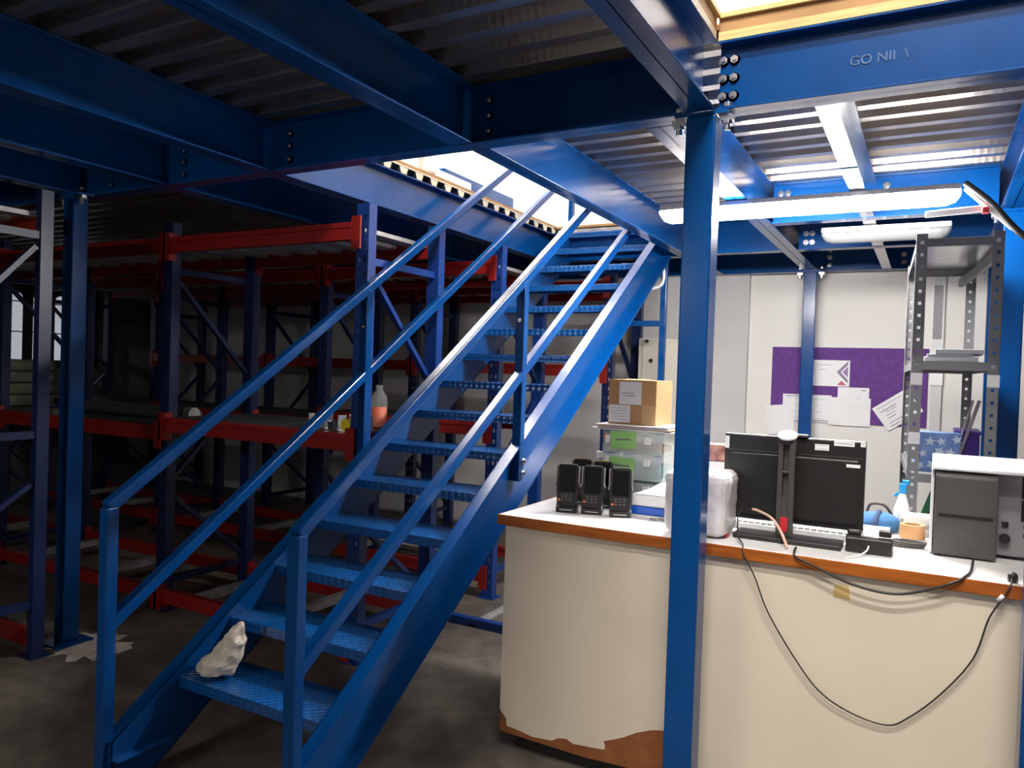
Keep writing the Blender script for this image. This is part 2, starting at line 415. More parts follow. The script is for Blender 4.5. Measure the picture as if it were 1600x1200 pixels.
# ------------------------------------------------------------------ staircase
R_, G_, Y0_, ZS = .17014, .253246, 1.76129, .17024
SX0, SX1 = -2.583, -1.814
nose = lambda y: ZS+(y-Y0_)/G_*R_
yat = lambda z: Y0_+(z-ZS)/R_*G_
st = E('staircase', (-2.2, 1.76, 0), 'bright blue steel staircase with open checker plate treads and handrails', 'staircase')
def stringer(xw, sgn):
    """channel, web at xw, flanges pointing outward (sgn)"""
    top, bot, t = .035, -.265, .007
    ya = 1.735; ytop = yat(2.72)
    web = [(ya, nose(ya)+top), (ya, 0), (2.02, 0), (yat(0-bot), 0), (ytop+.14, nose(ytop+.14)+bot), (ytop+.14, nose(ytop)+top-.0), (ytop, nose(ytop)+top)]
    web = [(ya, nose(ya)+top), (ya, 0), (yat(-bot), 0), (ytop+.1, nose(ytop+.1)+bot), (ytop+.1, 2.735), (yat(2.735-top), 2.735)]
    g = G(BLUE); g.prism(web, 'x', xw, xw+sgn*t)
    def fl(off, y1, y2, dz):
        g.prism([(y1, nose(y1)+off), (y2, nose(y2)+off), (y2, nose(y2)+off+dz), (y1, nose(y1)+off+dz)], 'x', xw, xw+sgn*.06)
    fl(top, ya, yat(2.735-top), -.009); fl(bot, yat(-bot), ytop+.1, .009)
    g.box(xw, xw-sgn*.045, ya, 1.96, .121, .127); g.box(xw, xw+sgn*.06, ya, ya+.008, 0, nose(ya)+top)
    return g.build('stringer', st, bevel=.0015)
sl = stringer(SX0, -1); sr = stringer(SX1, 1)
for n in range(1, 16):
    y = Y0_+n*G_; z = ZS+n*R_
    g = G(CHECK)
    g.prism([(y, z), (y, z-.042), (y+.006, z-.042), (y+.006, z-.006), (y+.244, z-.006), (y+.244, z-.03), (y+.25, z-.03), (y+.25, z)], 'x', SX0+.001, SX1-.001)
    t = g.build('tread', st, bevel=.0015)
    for xa in (SX0+.001, SX1-.035): G(BLUE).box(xa, xa+.034, y+.03, y+.22, z-.0125, z-.0065).build('tread_bracket', t)
    if n > 4:
        for yy in (.06, .19): bolt((SX0+.012, y+yy, z-.022), t, rz=PI/2, sc=.55)
def rail(x, off, y1, y2, m, w=.045):
    g = G(BLUE); g.bar((x, y1, nose(y1)+off), (x, y2, nose(y2)+off), w, w); return g.build(m, hr, bevel=.006)
for side, x, ot, om, posts in (('l', -2.625, .905, .455, (1.735, 3.15)), ('r', -1.782, .835, .372, (1.83, 3.32))):
    hr = bpy.data.objects.new('handrail', None); COL.objects.link(hr); hr.parent = st; hr.location = (x+2.2, 0, 0)
    yend = 5.72
    rail(x, ot, posts[0]-.01, yend, 'top_rail'); rail(x, om, posts[0], yend, 'mid_rail')
    for k, py in enumerate(posts):
        z0 = 0.0 if (k == 0 and side == 'l') else nose(py)-.16
        if k == 0 and side == 'r': z0 = .0
        px = x
        g = G(BLUE); g.box(px-.024, px+.024, py-.024, py+.024, z0, nose(py)+ot-.005)
        p = g.build('post', hr, bevel=.006)
        if k:
            for dz in (-.06, -.12): bolt((px-.024 if side == 'l' else px+.03, py+.008, nose(py)+dz), p, rz=PI/2 if side == 'r' else -PI/2, sc=.9)
        bolt((px, py-.026, nose(py)+ot-.20), p, sc=.55) if k else None
    # upper level continuation
    g = G(BLUE); g.box(x-.022, x+.022, 5.66, 5.704, FLZ+.03, nose(yend)+ot); g.build('post', hr, bevel=.006)

# landing support frame, right of the staircase
r = E('support_frame', (-1.83, 5.72, 0), 'slim blue upright and cross bar standing right of the stair top', 'frame')
g = G(BLUE); g.box(-1.856, -1.809, 5.70, 5.74, 0, Z1-.003); g.build('post', r, bevel=.004)
G(BLUE).box(-2.29, -1.856, 5.705, 5.735, 1.985, 2.03).build('cross_bar', r, bevel=.003)
g = G(WHT); g.tube([(-1.99, 5.69, 2.44), (-1.87, 5.69, 2.46), (-1.83, 5.69, 2.40), (-1.85, 5.69, 2.30), (-1.97, 5.69, 2.27)], .012); g.build('cable_end', r, smooth=True)['label'] = 'loose white cable loop'

# ------------------------------------------------------------------ pallet racks
def upright(x, y, h, parent, m, holes=True, w=.085, d=.06):
    g = G(m); t = .004; xa, xb = x-w/2, x+w/2
    # open channel with a perforated front face
    g.box(xa, xa+t, y, y+d, .006, h); g.box(xb-t, xb, y, y+d, .006, h)
    if holes:
        for u0, u1 in ((xa, xa+.018), (xa+.030, xb-.030), (xb-.018, xb)): g.box(u0, u1, y-t, y, .006, h)
        z = .1; zp = .006
        while z < h-.05:
            for u0, u1 in ((xa+.018, xa+.030), (xb-.030, xb-.018)): g.box(u0, u1, y-t+.0005, y-.0005, zp, z)
            zp = z+.026; z += .0762
        for u0, u1 in ((xa+.018, xa+.030), (xb-.030, xb-.018)): g.box(u0, u1, y-t+.0005, y-.0005, zp, h)
    else: g.box(xa, xb, y-t, y, .006, h)
    u = g.build('upright', parent)
    f = G(m); f.box(x-.07, x+.07, y-.03, y+.09, 0, .006); f.cyl((x+.052, y-.012, .006), .012, .016, 'z', 6); f.build('foot_plate', u)
    return u
def rack(label, frames, y, depth, h, levels, m=NAVY, bars=True, holes=True):
    """levels: list of (z_top, height, shelf) per rack; frames: x positions"""
    r = E('pallet_rack', ((frames[0]+frames[-1])/2, y+depth/2, 0), label, 'pallet rack')
    yb = y+depth-.06
    for fx in frames:
        mm = m[frames.index(fx)] if isinstance(m, list) else m
        upright(fx, y, h, r, mm, holes); upright(fx, yb, h, r, mm, False)
        zs = [.25, .95, 1.65, 2.2]; 
        for z in (.18, h-.3):
            G(mm).bar((fx, y+.055, z), (fx, yb+.01, z), .03, .04).build('brace', r)
        for k in range(len(zs)-1):
            a, b = (y+.05, yb+.01) if k % 2 == 0 else (yb+.01, y+.05)
            a, b = (b, a) if k == 2 else (a, b)
            if k == 2: a, b = y+.05, yb+.01; za, zb = h-.34, 1.5
            elif k == 1: a, b = y+.05, yb+.01; za, zb = .82, 1.42
            else: a, b = y+.05, yb+.01; za, zb = .74, .22
            G(mm).bar((fx, a, za), (fx, b, zb), .026, .034, (1, 0, 0)).build('brace', r)
    for i, (xa, xb) in enumerate(zip(frames, frames[1:])):
        for (zt, hh, shelf) in levels:
            zt = zt+(.055 if (i == len(frames)-2 and 1 < zt < 1.5) else 0)
            for yy in ((y-.02,) if shelf == 'front' else (y-.02, yb+.03)):
                g = G(RED); g.box(xa+.05, xb-.05, yy-.012, yy+.028, zt-hh, zt-.03); g.box(xa+.05, xb-.05, yy-.018, yy+.034, zt-.03, zt)
                bm = g.build('beam', r, bevel=.003)
                for e, sg in ((xa+.045, 1), (xb-.045, -1)):
                    c = G(RED)
                    c.box(e, e+sg*.006, yy-.018, yy+.04, zt-hh-.05, zt+.03); c.box(e-sg*.055, e+sg*.002, yy-.018, yy-.006, zt-hh-.05, zt+.03)
                    c.build('end_connector', bm)
            if shelf == 'bars':
                n = max(2, round((xb-xa)/.24))
                for k in range(n):
                    xx = xa+.12+(xb-xa-.24)*k/(n-1)
                    G(DGALV).box(xx-.05, xx+.05, y+.01, yb+.015, zt-.028, zt-.004).build('cross_bar', r)
            elif shelf == 'plate':
                G(SHELFM).box(xa+.06, xb-.06, y+.012, yb+.018, zt-.012, zt+.004).build('shelf_panel', r, bevel=.003)
                G(DGALV).box(xa+.09, xa+.16, y+.01, yb+.015, zt-.09, zt-.014).build('cross_bar', r)
            elif shelf == 'one':
                for q in (.18, .62): G(DGALV).box(xa+(xb-xa)*q, xa+(xb-xa)*q+.06, y+.01, yb+.015, zt-.05, zt-.005).build('cross_bar', r)
    return r
LV = [(2.37, .095, 'bars'), (1.18, .095, 'plate'), (.145, .085, 'one')]
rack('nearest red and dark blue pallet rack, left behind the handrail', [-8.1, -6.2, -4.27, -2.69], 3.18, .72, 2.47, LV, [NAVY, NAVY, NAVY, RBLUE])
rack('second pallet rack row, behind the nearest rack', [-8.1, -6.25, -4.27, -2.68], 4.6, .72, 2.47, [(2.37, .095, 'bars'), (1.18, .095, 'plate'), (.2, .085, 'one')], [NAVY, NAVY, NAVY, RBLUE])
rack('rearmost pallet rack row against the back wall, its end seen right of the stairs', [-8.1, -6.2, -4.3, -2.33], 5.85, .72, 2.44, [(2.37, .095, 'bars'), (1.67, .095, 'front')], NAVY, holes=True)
# rack at the far left edge running towards the camera
r = E('pallet_rack', (-5.0, 1.9, 0), 'dark blue rack end frame at the left edge, nearest the camera', 'pallet rack')
upright(-4.13, 2.30, 2.47, r, NAVY, True, w=.05); upright(-4.13, 1.35, 2.47, r, NAVY, False, w=.05)
for z in (.28, 1.18, 2.23): G(NAVY).bar((-4.13, 1.40, z), (-4.13, 2.31, z), .03, .04).build('brace', r)
for za, zb in ((.34, .92), (1.24, 2.17)): G(NAVY).bar((-4.13, 1.45, za), (-4.13, 2.28, zb), .026, .034, (1, 0, 0)).build('brace', r)
upright(-6.1, 2.30, 2.47, r, NAVY, False); upright(-6.1, 1.35, 2.47, r, NAVY, False)
for zt in (2.36, .12):
    bm = G(RED).box(-6.05, -4.16, 2.325, 2.365, zt-.09, zt).build('beam', r, bevel=.003)
for k in range(7): G(DGALV).box(-5.95+k*.28, -5.85+k*.28, 1.40, 2.324, 2.33, 2.355).build('cross_bar', r)
bm = G(RED).box(-6.05, -4.16, 1.36, 1.399, 2.27, 2.36).build('beam', r, bevel=.003)

# things on the racks and on the floor around them
g = G(DGREY); g.cyl((-5.6, 3.50, 1.232), .045, 1.15, 'x', 18); g.use(DGALV).cyl((-4.45, 3.50, 1.232), .048, .06, 'x', 18)
g.use(DGREY).cyl((-5.5, 3.62, 1.22), .034, 1.0, 'x', 16)
T(g.build('steel_tube_bundle', loc=(-5.0, 3.5, 1.184), smooth=False), 'dark round tubes with silver end lying on the rack shelf beside the column', 'tubes')
def bracket_u(x, y, z, rz, label):
    g = G(GALV); g.M = Matrix.Translation((x, y, z)) @ Matrix.Rotation(rz, 4, 'Z')
    g.box(-.06, .06, -.03, .03, 0, .006); g.box(-.06, -.054, -.03, .03, .006, .085); g.box(.054, .06, -.03, .03, .006, .085); g.box(-.03, .03, -.028, -.022, .006, .05)
    return T(g.build('steel_bracket', loc=(x, y, z), bevel=.002), label, 'bracket', 'loose brackets on the rack shelf')
bracket_u(-3.02, 3.25, 1.24, .2, 'galvanised bracket on the middle rack shelf, left of three near the stairs')
bracket_u(-2.90, 3.24, 1.24, -.15, 'galvanised bracket on the middle rack shelf, middle of three near the stairs')
bracket_u(-2.80, 3.34, 1.24, .05, 'galvanised bracket on the middle rack shelf, closest to blue upright')
g = G(GALV); g.box(-3.32, -3.05, 3.36, 3.40, 1.24, 1.262); g.box(-3.28, -3.08, 3.31, 3.345, 1.24, 1.255)
T(g.build('steel_strip', loc=(-3.2, 3.36, 1.24), bevel=.002), 'short pale steel strips lying on the rack shelf by the brackets', 'strips')
BX, BY, BZ = -2.82, 3.52, 1.2395
r = E('plastic_bottle', (BX, BY, BZ), 'clear plastic bottle with orange filling on the rack shelf beside the handrail post', 'bottle')
G(CLEARB).lathe((BX, BY, BZ), [(.046, 0), (.05, .01), (.05, .16), (.044, .19), (.022, .22), (.018, .235)], 24).build('bottle_shell', r, smooth=True)
G(ORG).lathe((BX, BY, BZ+.004), [(.043, 0), (.045, .008), (.045, .12)], 20).build('orange_filling', r, smooth=True)
G(CLEARB).cyl((BX, BY, BZ+.235), .021, .018, n=18).build('cap', r)
r = E('tape_reel', (-2.79, 3.30, 1.24), 'yellow reel of tape on the rack shelf beside the bottle', 'reel')
g = G(YEL); g.cyl((-2.784, 3.19, 1.2755), .034, .024, 'y', 24); g.build('reel_body', r)
for k in range(4):
    g = G(WOOD if k % 2 else CREAM); g.M = Matrix.Translation((-3.32, 4.98, .206+k*.026)) @ Matrix.Rotation(.05*((k*7) % 3-1), 4, 'Z')
    g.box(-.55+.05*k, .42-.04*k, -.15, .15, 0, .024)
    T(g.build('timber_board', loc=(-3.32, 4.98, .206+k*.026), bevel=.002), 'pale board in a flat stack behind the lower treads, ' + ('lowest', 'second from bottom', 'third from bottom', 'topmost')[k], 'board', 'pale boards under the racks')
def strip(a, b, w, label, z=.012):
    g = G(DGALV); g.bar((a[0], a[1], z), (b[0], b[1], z), w, .022)
    return T(g.build('metal_strip', loc=((a[0]+b[0])/2, (a[1]+b[1])/2, 0), bevel=.002), label, 'strip')
strip((-3.02, 3.55), (-3.02, 4.35), .05, 'pale metal strip lying on the floor under the middle treads')
strip((-4.75, 2.0), (-4.62, 2.55), .05, 'pale strip lying on the floor at left edge, beside rack foot')
strip((-2.44, 4.02), (-2.44, 4.9), .05, 'pale strip on the floor beside the rack foot right of the stairs')
g = G(RBLUE); g.box(-2.62, -1.60, 4.02, 4.07, .0, .055)
T(g.build('floor_rail', loc=(-2.1, 4.05, 0), bevel=.004), 'dark blue bar lying on the floor between stairs and counter', 'bar')
for k in range(4):
    g = G(SACK); c = (-6.72, 3.5, 1.186+k*.095)
    def f(u, v, c=c, k=k):
        x = (u-.5)*.62; y = (v-.5)*.5; e = (1-abs(2*u-1)**6)*(1-abs(2*v-1)**6)
        return (c[0]+x+.01*math.sin(9*v+k), c[1]+y, c[2]+.0)
    g.box(c[0]-.31, c[0]+.31, c[1]-.24, c[1]+.24, c[2], c[2]+.09)
    T(g.build('packed_sack', loc=c, bevel=.03, smooth=True), 'grey-green flat sack, ' + ('lowest', 'second from bottom', 'third from bottom', 'topmost')[k] + ' of the pile at the far left', 'sack', 'sacks piled on the left rack')
# crumpled bag on the lowest tread
BGX, BGY, BGZ = -2.462, 2.10, ZS+R_+.012
def crumple(x, y, z, prof, n, seed, squash=1., lean=(0, 0), m=None):
    rnd = random.Random(seed); g = G(m or FROST); rings = []
    for i, (r0, h) in enumerate(prof):
        ring = []
        for k in range(n):
            a = 2*PI*k/n; rr = r0*(1+.22*rnd.uniform(-1, 1)*(1 if 0 < i else .5))
            t = h/max(prof[-1][1], .01)
            ring.append(g.v((x+rr*math.cos(a)+lean[0]*t*t, y+rr*math.sin(a)*squash+lean[1]*t*t, z+h+(.008*rnd.uniform(-1, 1) if 0 < i else 0))))
        rings.append(ring)
    for a, b in zip(rings, rings[1:]):
        for k in range(n): g.face([a[k], a[(k+1) % n], b[(k+1) % n], b[k]])
    g.face(rings[0][::-1]); g.face(rings[-1])
    return g
rnd = random.Random(3); g = G(FROST); rings = []
for h, x0, x1, d in ((0, -.098, .080, .055), (.012, -.108, .086, .062), (.05, -.066, .088, .062), (.09, -.03, .105, .056), (.13, .0, .112, .046), (.165, .025, .10, .034), (.19, .042, .082, .02), (.203, .052, .072, .008)):
    n = 13; cx, w = (x0+x1)/2, (x1-x0)/2
    rings.append([g.v((BGX+cx+w*math.cos(2*PI*k/n)*rnd.uniform(.86, 1.06), BGY+d*math.sin(2*PI*k/n)*rnd.uniform(.75, 1.15)+.25*h, BGZ+h+(rnd.uniform(-.006, .006) if h else 0))) for k in range(n)])
for a, b in zip(rings, rings[1:]):
    for k in range(n):
        g.face([a[k], a[(k+1) % n], b[(k+1) % n]]); g.face([a[k], b[(k+1) % n], b[k]])
g.face(rings[0][::-1]); g.face(rings[-1])
o = g.build('plastic_bag', loc=(BGX, BGY, BGZ), smooth=False, sub=2)
tx = bpy.data.textures.new('crumple', 'VORONOI'); tx.noise_scale = .055
d = o.modifiers.new('crumple', 'DISPLACE'); d.texture = tx; d.strength = .034; d.mid_level = .45; d.texture_coords = 'LOCAL'
T(o, 'crumpled translucent plastic bag standing on the lowest tread', 'bag')
# pale dust at the column foot
def dust():
    rnd = random.Random(5); g = G(mat('pale_dust', srgb(196, 184, 176), .9, var=.2, scale=14, bump=.2)); c = g.v((-4.05, 2.58, .006)); ring = []
    for k in range(36):
        a = 2*PI*k/36; rr = .21*(1+.3*rnd.uniform(-1, 1)); ring.append(g.v((-4.06+rr*1.1*math.cos(a), 2.56+rr*.85*math.sin(a), .001)))
    for k in range(36): g.face([c, ring[k], ring[(k+1) % 36]])
    return g
T(dust().build('dust_patch', loc=(-4.05, 2.56, 0)), 'whitish dust patch around the left column foot', 'dust', kind='stuff')

# ------------------------------------------------------------------ lights of the place, and one added fill batten
def batten(loc, L, lens, label, axis='x', name='batten_light', clips=True):
    r = E(name, loc, label, 'light fitting')
    x, y, z = loc
    m = LGREY
    g = G(m)
    if axis == 'x':
        g.prism([(y-.055, z-.03), (y-.04, z), (y+.04, z), (y+.055, z-.03)], 'x', x-L/2, x+L/2)
        body = g.build('housing', r, bevel=.006)
        prof = [(y-.055+.11*k/10, z-.032-.058*math.sin(PI*k/10)**.6) for k in range(11)]
        g2 = G(lens)
        n = 6; rings = []
        for xx, sc in [(x-L/2, .25)]+[(x-L/2+.02, .75), (x-L/2+.06, 1)]+[(x+L/2-.06, 1), (x+L/2-.02, .75), (x+L/2, .25)]:
            rings.append([g2.v((xx, y+(a-y)*(.6+.4*sc), z-.032+(b-z+.032)*sc)) for a, b in prof])
        for a, b in zip(rings, rings[1:]):
            for k in range(10): g2.face([a[k], a[k+1], b[k+1], b[k]])
            g2.face([a[0], b[0], b[10], a[10]])
        g2.face(rings[0]); g2.face(rings[-1][::-1])
        g2.build('lens', r, smooth=True)
        if clips:
            for k in range(5): G(GALV).box(x-L/2+.12+k*(L-.24)/4-.012, x-L/2+.12+k*(L-.24)/4+.012, y-.060, y-.054, z-.042, z-.016).build('clip', r)
    return r
batten((-.602, 3.93, Z0-.002), 1.375, LENS_ON, 'glowing fluorescent batten light under the deck, right of the pillar', clips=False)
batten((-.262, 4.80, 2.497), .66, LENS_OFF, 'unlit greyish batten light behind the glowing one')
k = 0
for (x, y) in ((.1, .35), (.1, -1.3), (1.3, 5.8), (-3.5, 3.9), (-3.5, 5.8), (-4.6, 4.6), (.2, 4.6)):
    batten((x, y, ZC-.002), 1.5, LENS_UP if k < 2 else LENS_UB, 'lit batten on the high ceiling ' + ('over the void near the camera', 'over the void behind the camera', 'above the upper floor, far right', 'left of the stair opening', 'left of the landing', 'above the upper floor left of the stairs', 'above the upper floor right of the stairs')[k], clips=False); k += 1
batten((-3.0, -1.7, Z0-.002), 1.5, LENS_FILL, 'added fill batten under the deck on the left, behind the camera', clips=False)  # assumed lamp, added to brighten the floor and racks at lower left
# wiring beside the lit batten
r = E('conduit_bracket', (.16, 3.9, 2.44), 'white conduit and strut with red clips and black cable beside the batten light', 'conduit')
g = G(WHT); g.bar((.10, 3.89, 2.47), (.28, 3.83, 2.27), .018, .018); g.build('conduit', r, bevel=.004)
G(WHT).bar((-.05, 3.89, 2.365), (.21, 3.87, 2.375), .018, .028).build('strut', r, bevel=.004)
g = G(RUB); g.tube([(.10, 3.87, 2.49), (.20, 3.83, 2.385), (.30, 3.80, 2.25), (.42, 3.79, 2.16), (.60, 3.77, 2.12)], .014); g.build('cable', r, smooth=True)
g = G(REDP); g.box(.176, .196, 3.83, 3.86, 2.39, 2.412); g.box(.165, .19, 3.82, 3.855, 2.345, 2.37); g.build('red_clip', r, bevel=.003)

# ------------------------------------------------------------------ counter
CT = .998
CX0, CX1, CY0, CY1 = -1.547, 1.15, 2.80, 3.60
ct = E('service_counter', (-.2, 3.2, 0), 'cream laminate counter with worn bottom edge and wood trimmed white top', 'counter')
G(LTOP).box(CX0-.022, CX1, CY0-.018, CY1, CT-.036, CT).build('worktop', ct, bevel=.002)
g = G(EDGE); g.box(CX0-.03, CX1, CY0-.024, CY0-.018, CT-.044, CT-.001); g.box(CX0-.03, CX0-.022, CY0-.018, CY1, CT-.044, CT-.001)
g.build('edge_band', ct, bevel=.002)['label'] = 'varnished wood edging'
G(CHIP).prism([(CX0, .076), (-1.16, .068), (-.974, .078), (-.8, .07), (CX1, .07), (CX1, CT-.037), (CX0, CT-.037)], 'y', CY0+.002, CY0+.02).build('front_board', ct)['label'] = 'bare brown board at the broken bottom edge'
lam = [(-1.547, .172), (-1.542, .16), (-1.517, .138), (-1.512, .105), (-1.453, .10), (-1.39, .09), (-1.3, .098), (-1.285, .108), (-1.272, .116), (-1.235, .122), (-1.206, .11), (-1.114, .118), (-1.072, .122), (-1.07, .14), (-1.076, .155), (-1.03, .175), (-.993, .193), (-.94, .225), (-.88, .25), (-.825, .262), (-.78, .24), (-.74, .15), (-.70, .10), (CX1, .09), (CX1, CT-.044), (-1.547, CT-.044)]
G(LAM).prism(lam, 'y', CY0, CY0+.002).build('front_laminate', ct)
G(LAM).box(CX0, CX0+.018, CY0+.021, CY1-.02, .08, CT-.037).build('side_panel', ct)
G(DARK).box(CX0+.05, CX1, CY0+.055, CY0+.07, 0, .2).build('kick_board', ct)
G(CHIP).box(CX0+.05, CX0+.065, CY0+.071, CY1-.06, 0, .2).build('kick_board', ct)
G(LAM).box(CX0+.018, CX1, CY1-.02, CY1-.003, 0, CT-.037).build('back_panel', ct)
T(G(YTAPE).prism([(-.264, .868), (-.212, .866), (-.216, .912), (-.262, .912)], 'y', CY0-.0012, CY0-.0002).build('sticky_note', loc=(-.24, CY0, .89)), 'small buff paper square stuck on the counter front', 'note')

# handheld scanners in cradles
def scanner(name, label):
    r = E(name, (0, 0, 0), label, 'handheld scanner', 'handheld scanners on the counter')
    tilt = Matrix.Rotation(-.12, 4, 'X')
    g = G(BLK); g.M = tilt
    g.prism([(-.037, .02), (.037, .02), (.041, .06), (.043, .118), (.040, .126), (.038, .195), (.033, .203), (-.033, .203), (-.038, .195), (-.040, .126), (-.043, .118), (-.041, .06)], 'y', -.016, .014)
    g.build('body', r, bevel=.004, local=True)
    g = G(MGREY); g.M = tilt
    for s in (-1, 1):
        g = G(MGREY); g.M = tilt; g.box(s*.040, s*.046, -.010, .010, .118, .196); g.box(s*.0435, s*.049, -.008, .01, .108, .122); g.build('side_grip', r, bevel=.002, local=True)
    g = G(SCR); g.M = tilt; g.box(-.032, .032, -.018, -.0158, .082, .192); g.build('screen', r, bevel=.001, local=True)
    g = G(MGREY); g.M = tilt
    for i in range(3):
        for j in range(3): g.box(-.018+j*.016-.004, -.018+j*.016+.004, -.0168, -.0158, .048+i*.011, .051+i*.011)
    g.build('keypad', r, local=True)
    g = G(ORG); g.M = tilt; g.cyl((-.030, -.0165, .050), .005, -.002, 'y', 12); g.build('status_light', r, local=True)
    g = G(BLK); g.prism([(-.024, 0), (.05, 0), (.05, .012), (.018, .05), (-.024, .022)], 'x', -.041, .041); g.build('cradle', r, bevel=.003, local=True)
    g = G(LGREY); g.box(-.025, .025, -.0256, -.0245, .010, .013); g.build('cradle_mark', r, local=True)
    return r
sc = scanner('handheld_scanner', 'black handheld scanner leftmost in the front row on the counter')
sc.location = (-1.365, 3.01, CT); sc.scale = (1.1, 1, 1.02); sc.rotation_euler = (0, 0, .28)
copy_thing(sc, (-1.257, 3.035, CT), .30, 'black handheld scanner in the middle of the front row')
copy_thing(sc, (-1.135, 3.05, CT), .40, 'black handheld scanner rightmost in the front row, nearest the pillar')
for x, y, l in ((-1.395, 3.235, 'scanner with yellow label behind the leftmost scanner'), (-1.285, 3.215, 'scanner with yellow label behind the middle scanner')):
    q = copy_thing(sc, (x, y, CT), .30, l)
    g = G(YEL); g.M = Matrix.Rotation(-.12, 4, 'X'); g.box(-.020, .020, -.014, .010, .2035, .206)
    o = g.build('yellow_label', q, local=True)

# clear drawer unit, papers and cardboard box at the back of the counter
UX0, UX1, UY0, UY1 = -1.325, -1.03, 3.30, 3.56
r = E('drawer_unit', ((UX0+UX1)/2, (UY0+UY1)/2, CT), 'small clear plastic drawer unit with green label cards', 'drawer unit')
g = G(CLEAR)
for z in (.0, .125, .245, .345): g.box(UX0, UX1, UY0, UY1, CT+z, CT+z+.004)
g.box(UX0, UX0+.004, UY0, UY1, CT+.004, CT+.345); g.box(UX1-.004, UX1, UY0, UY1, CT+.004, CT+.345); g.box(UX0+.004, UX1-.004, UY1-.004, UY1, CT+.004, CT+.345)
g.build('casing', r, bevel=.002)
for k, z in enumerate((.008, .130, .250)):
    h = .112 if k < 2 else .09
    d = G(CLEAR); d.box(UX0+.008, UX1-.008, UY0-.006, UY0-.002, CT+z, CT+z+h-.004); d.box(UX0+.008, UX1-.008, UY0-.002, UY1-.02, CT+z, CT+z+.003)
    dr = d.build('drawer', r, bevel=.002)
    if k:
        c = G(GRN); c.M = Matrix.Translation((-1.222, UY0-.0075, CT+z+.055)) @ Matrix.Rotation((.03, .03, -.04)[k], 4, 'Y'); c.box(-.062, .058, -.001, .001, -.04, .04)
        c.use(INK); c.box(-.035, .035, -.0016, -.001, -.002, .006); c.build('green_label', dr)
    for xa, xb in ((UX0+.02, UX0+.04), (UX1-.09, UX1-.06)): G(WHT).box(xa, xb, UY0-.022, UY0-.006, CT+z+h-.05, CT+z+h-.014).build('handle', dr, bevel=.003)
    f = G([DGRN, TEAL, CARD][k]); f.box(UX0+.03, UX1-.03, UY0+.02, UY1-.05, CT+z+.004, CT+z+(.09, .06, .03)[k]); f.build('contents', dr)
G(ORG).cyl((UX0+.022, UY0-.003, CT+.315), .014, -.006, 'y', 14).build('orange_knob', r)
ZP = CT+.349
def paper(name, M, w, h, label, cat='paper', lines=(), extra=None, t=.0012, group=None, m=WPAP):
    """sheet in its local xz plane, facing -y"""
    g = G(m); g.M = M; g.box(0, w, 0, t, 0, h)
    for (x0, x1, z0, z1, mm) in lines: g.use(mm); g.box(x0*w, x1*w, -.0005, 0, z0*h, z1*h)
    if extra: extra(g, w, h)
    return T(g.build(name, loc=M.translation), label, cat, group)
g = G(WPAP); rnd = random.Random(2)
for k in range(6):
    g.use((WPAP, WPAP, CARD, WPAP, REDP, WPAP)[k]); dx, dy = rnd.uniform(-.015, .015), rnd.uniform(-.01, .01)
    g.box(UX0-.03+dx+(.02 if k == 4 else 0), UX1+.02+dx-(.1 if k == 4 else 0), UY0-.03+dy, UY1-.01+dy, ZP+k*.0042, ZP+k*.0042+.004)
T(g.build('paper_stack', loc=((UX0+UX1)/2, UY0, ZP)), 'loose papers and folders lying between drawer unit and cardboard box', 'papers')
ZB = ZP+.026
r = E('cardboard_box', (-1.2, 3.45, ZB), 'brown cardboard box with two white labels on top of the drawer unit', 'box', rz=.04)
g = G(CARD); g.box(-1.315, -1.085, 3.33, 3.57, ZB, ZB+.205); g.use(CARDL); g.box(-1.150, -1.0851, 3.3288, 3.33, ZB+.001, ZB+.09); g.box(-1.225, -1.175, 3.3288, 3.5712, ZB+.195, ZB+.2065)
g.build('carton', r, bevel=.003)
g = G(CARD); g.M = Matrix.Translation((-1.2, 3.57, ZB+.206)) @ Matrix.Rotation(.12, 4, 'X'); g.box(-.113, .0, -.235, 0, 0, .003); g.build('flap', r)
g = G(WPAP); g.box(-1.262, -1.155, 3.3276, 3.329, ZB+.092, ZB+.196); g.use(INK); g.box(-1.25, -1.19, 3.3272, 3.3276, ZB+.142, ZB+.145); g.box(-1.235, -1.18, 3.3272, 3.3276, ZB+.131, ZB+.134)
g.build('shipping_label', r)
g = G(WPAP); g.box(-1.310, -1.206, 3.3276, 3.329, ZB+.008, ZB+.088); g.use(INKL)
for k in range(5): g.box(-1.30, -1.22, 3.3272, 3.3276, ZB+.020+k*.013, ZB+.023+k*.013)
g.build('shipping_label', r)
r = E('spray_bottle', (-1.40, 3.42, CT), 'clear empty bottle standing left of the drawer unit', 'bottle')
G(CLEARB).lathe((-1.385, 3.42, CT), [(.03, 0), (.034, .006), (.034, .12), (.028, .16), (.012, .185), (.012, .20)], 20).build('bottle_shell', r, smooth=True)
G(WHT).cyl((-1.385, 3.42, CT+.20), .017, .03, n=18).build('cap', r)
r = E('spray_bottle', (-1.345, 3.30, CT), 'short clear plastic beaker beside the drawer unit, behind the scanners', 'beaker')
G(CLEARB).lathe((-1.355, 3.32, CT), [(.024, 0), (.028, .006), (.030, .15)], 20).build('beaker_shell', r, smooth=True); r.name = 'plastic_beaker'
r = E('paper_ream', (-1.03, 3.2, CT), 'white paper pack with bright blue band lying by the pillar', 'paper pack')
G(WHT).box(-1.10, -.90, 3.09, 3.27, CT, CT+.012).build('sheets', r, bevel=.002)
G(mat('bright_blue_wrap', srgb(20, 84, 190), .35)).box(-1.10, -.90, 3.089, 3.271, CT+.0125, CT+.046).build('blue_band', r, bevel=.004)
G(WHT).box(-1.102, -.898, 3.095, 3.275, CT+.0465, CT+.095).build('sheets', r, bevel=.008)
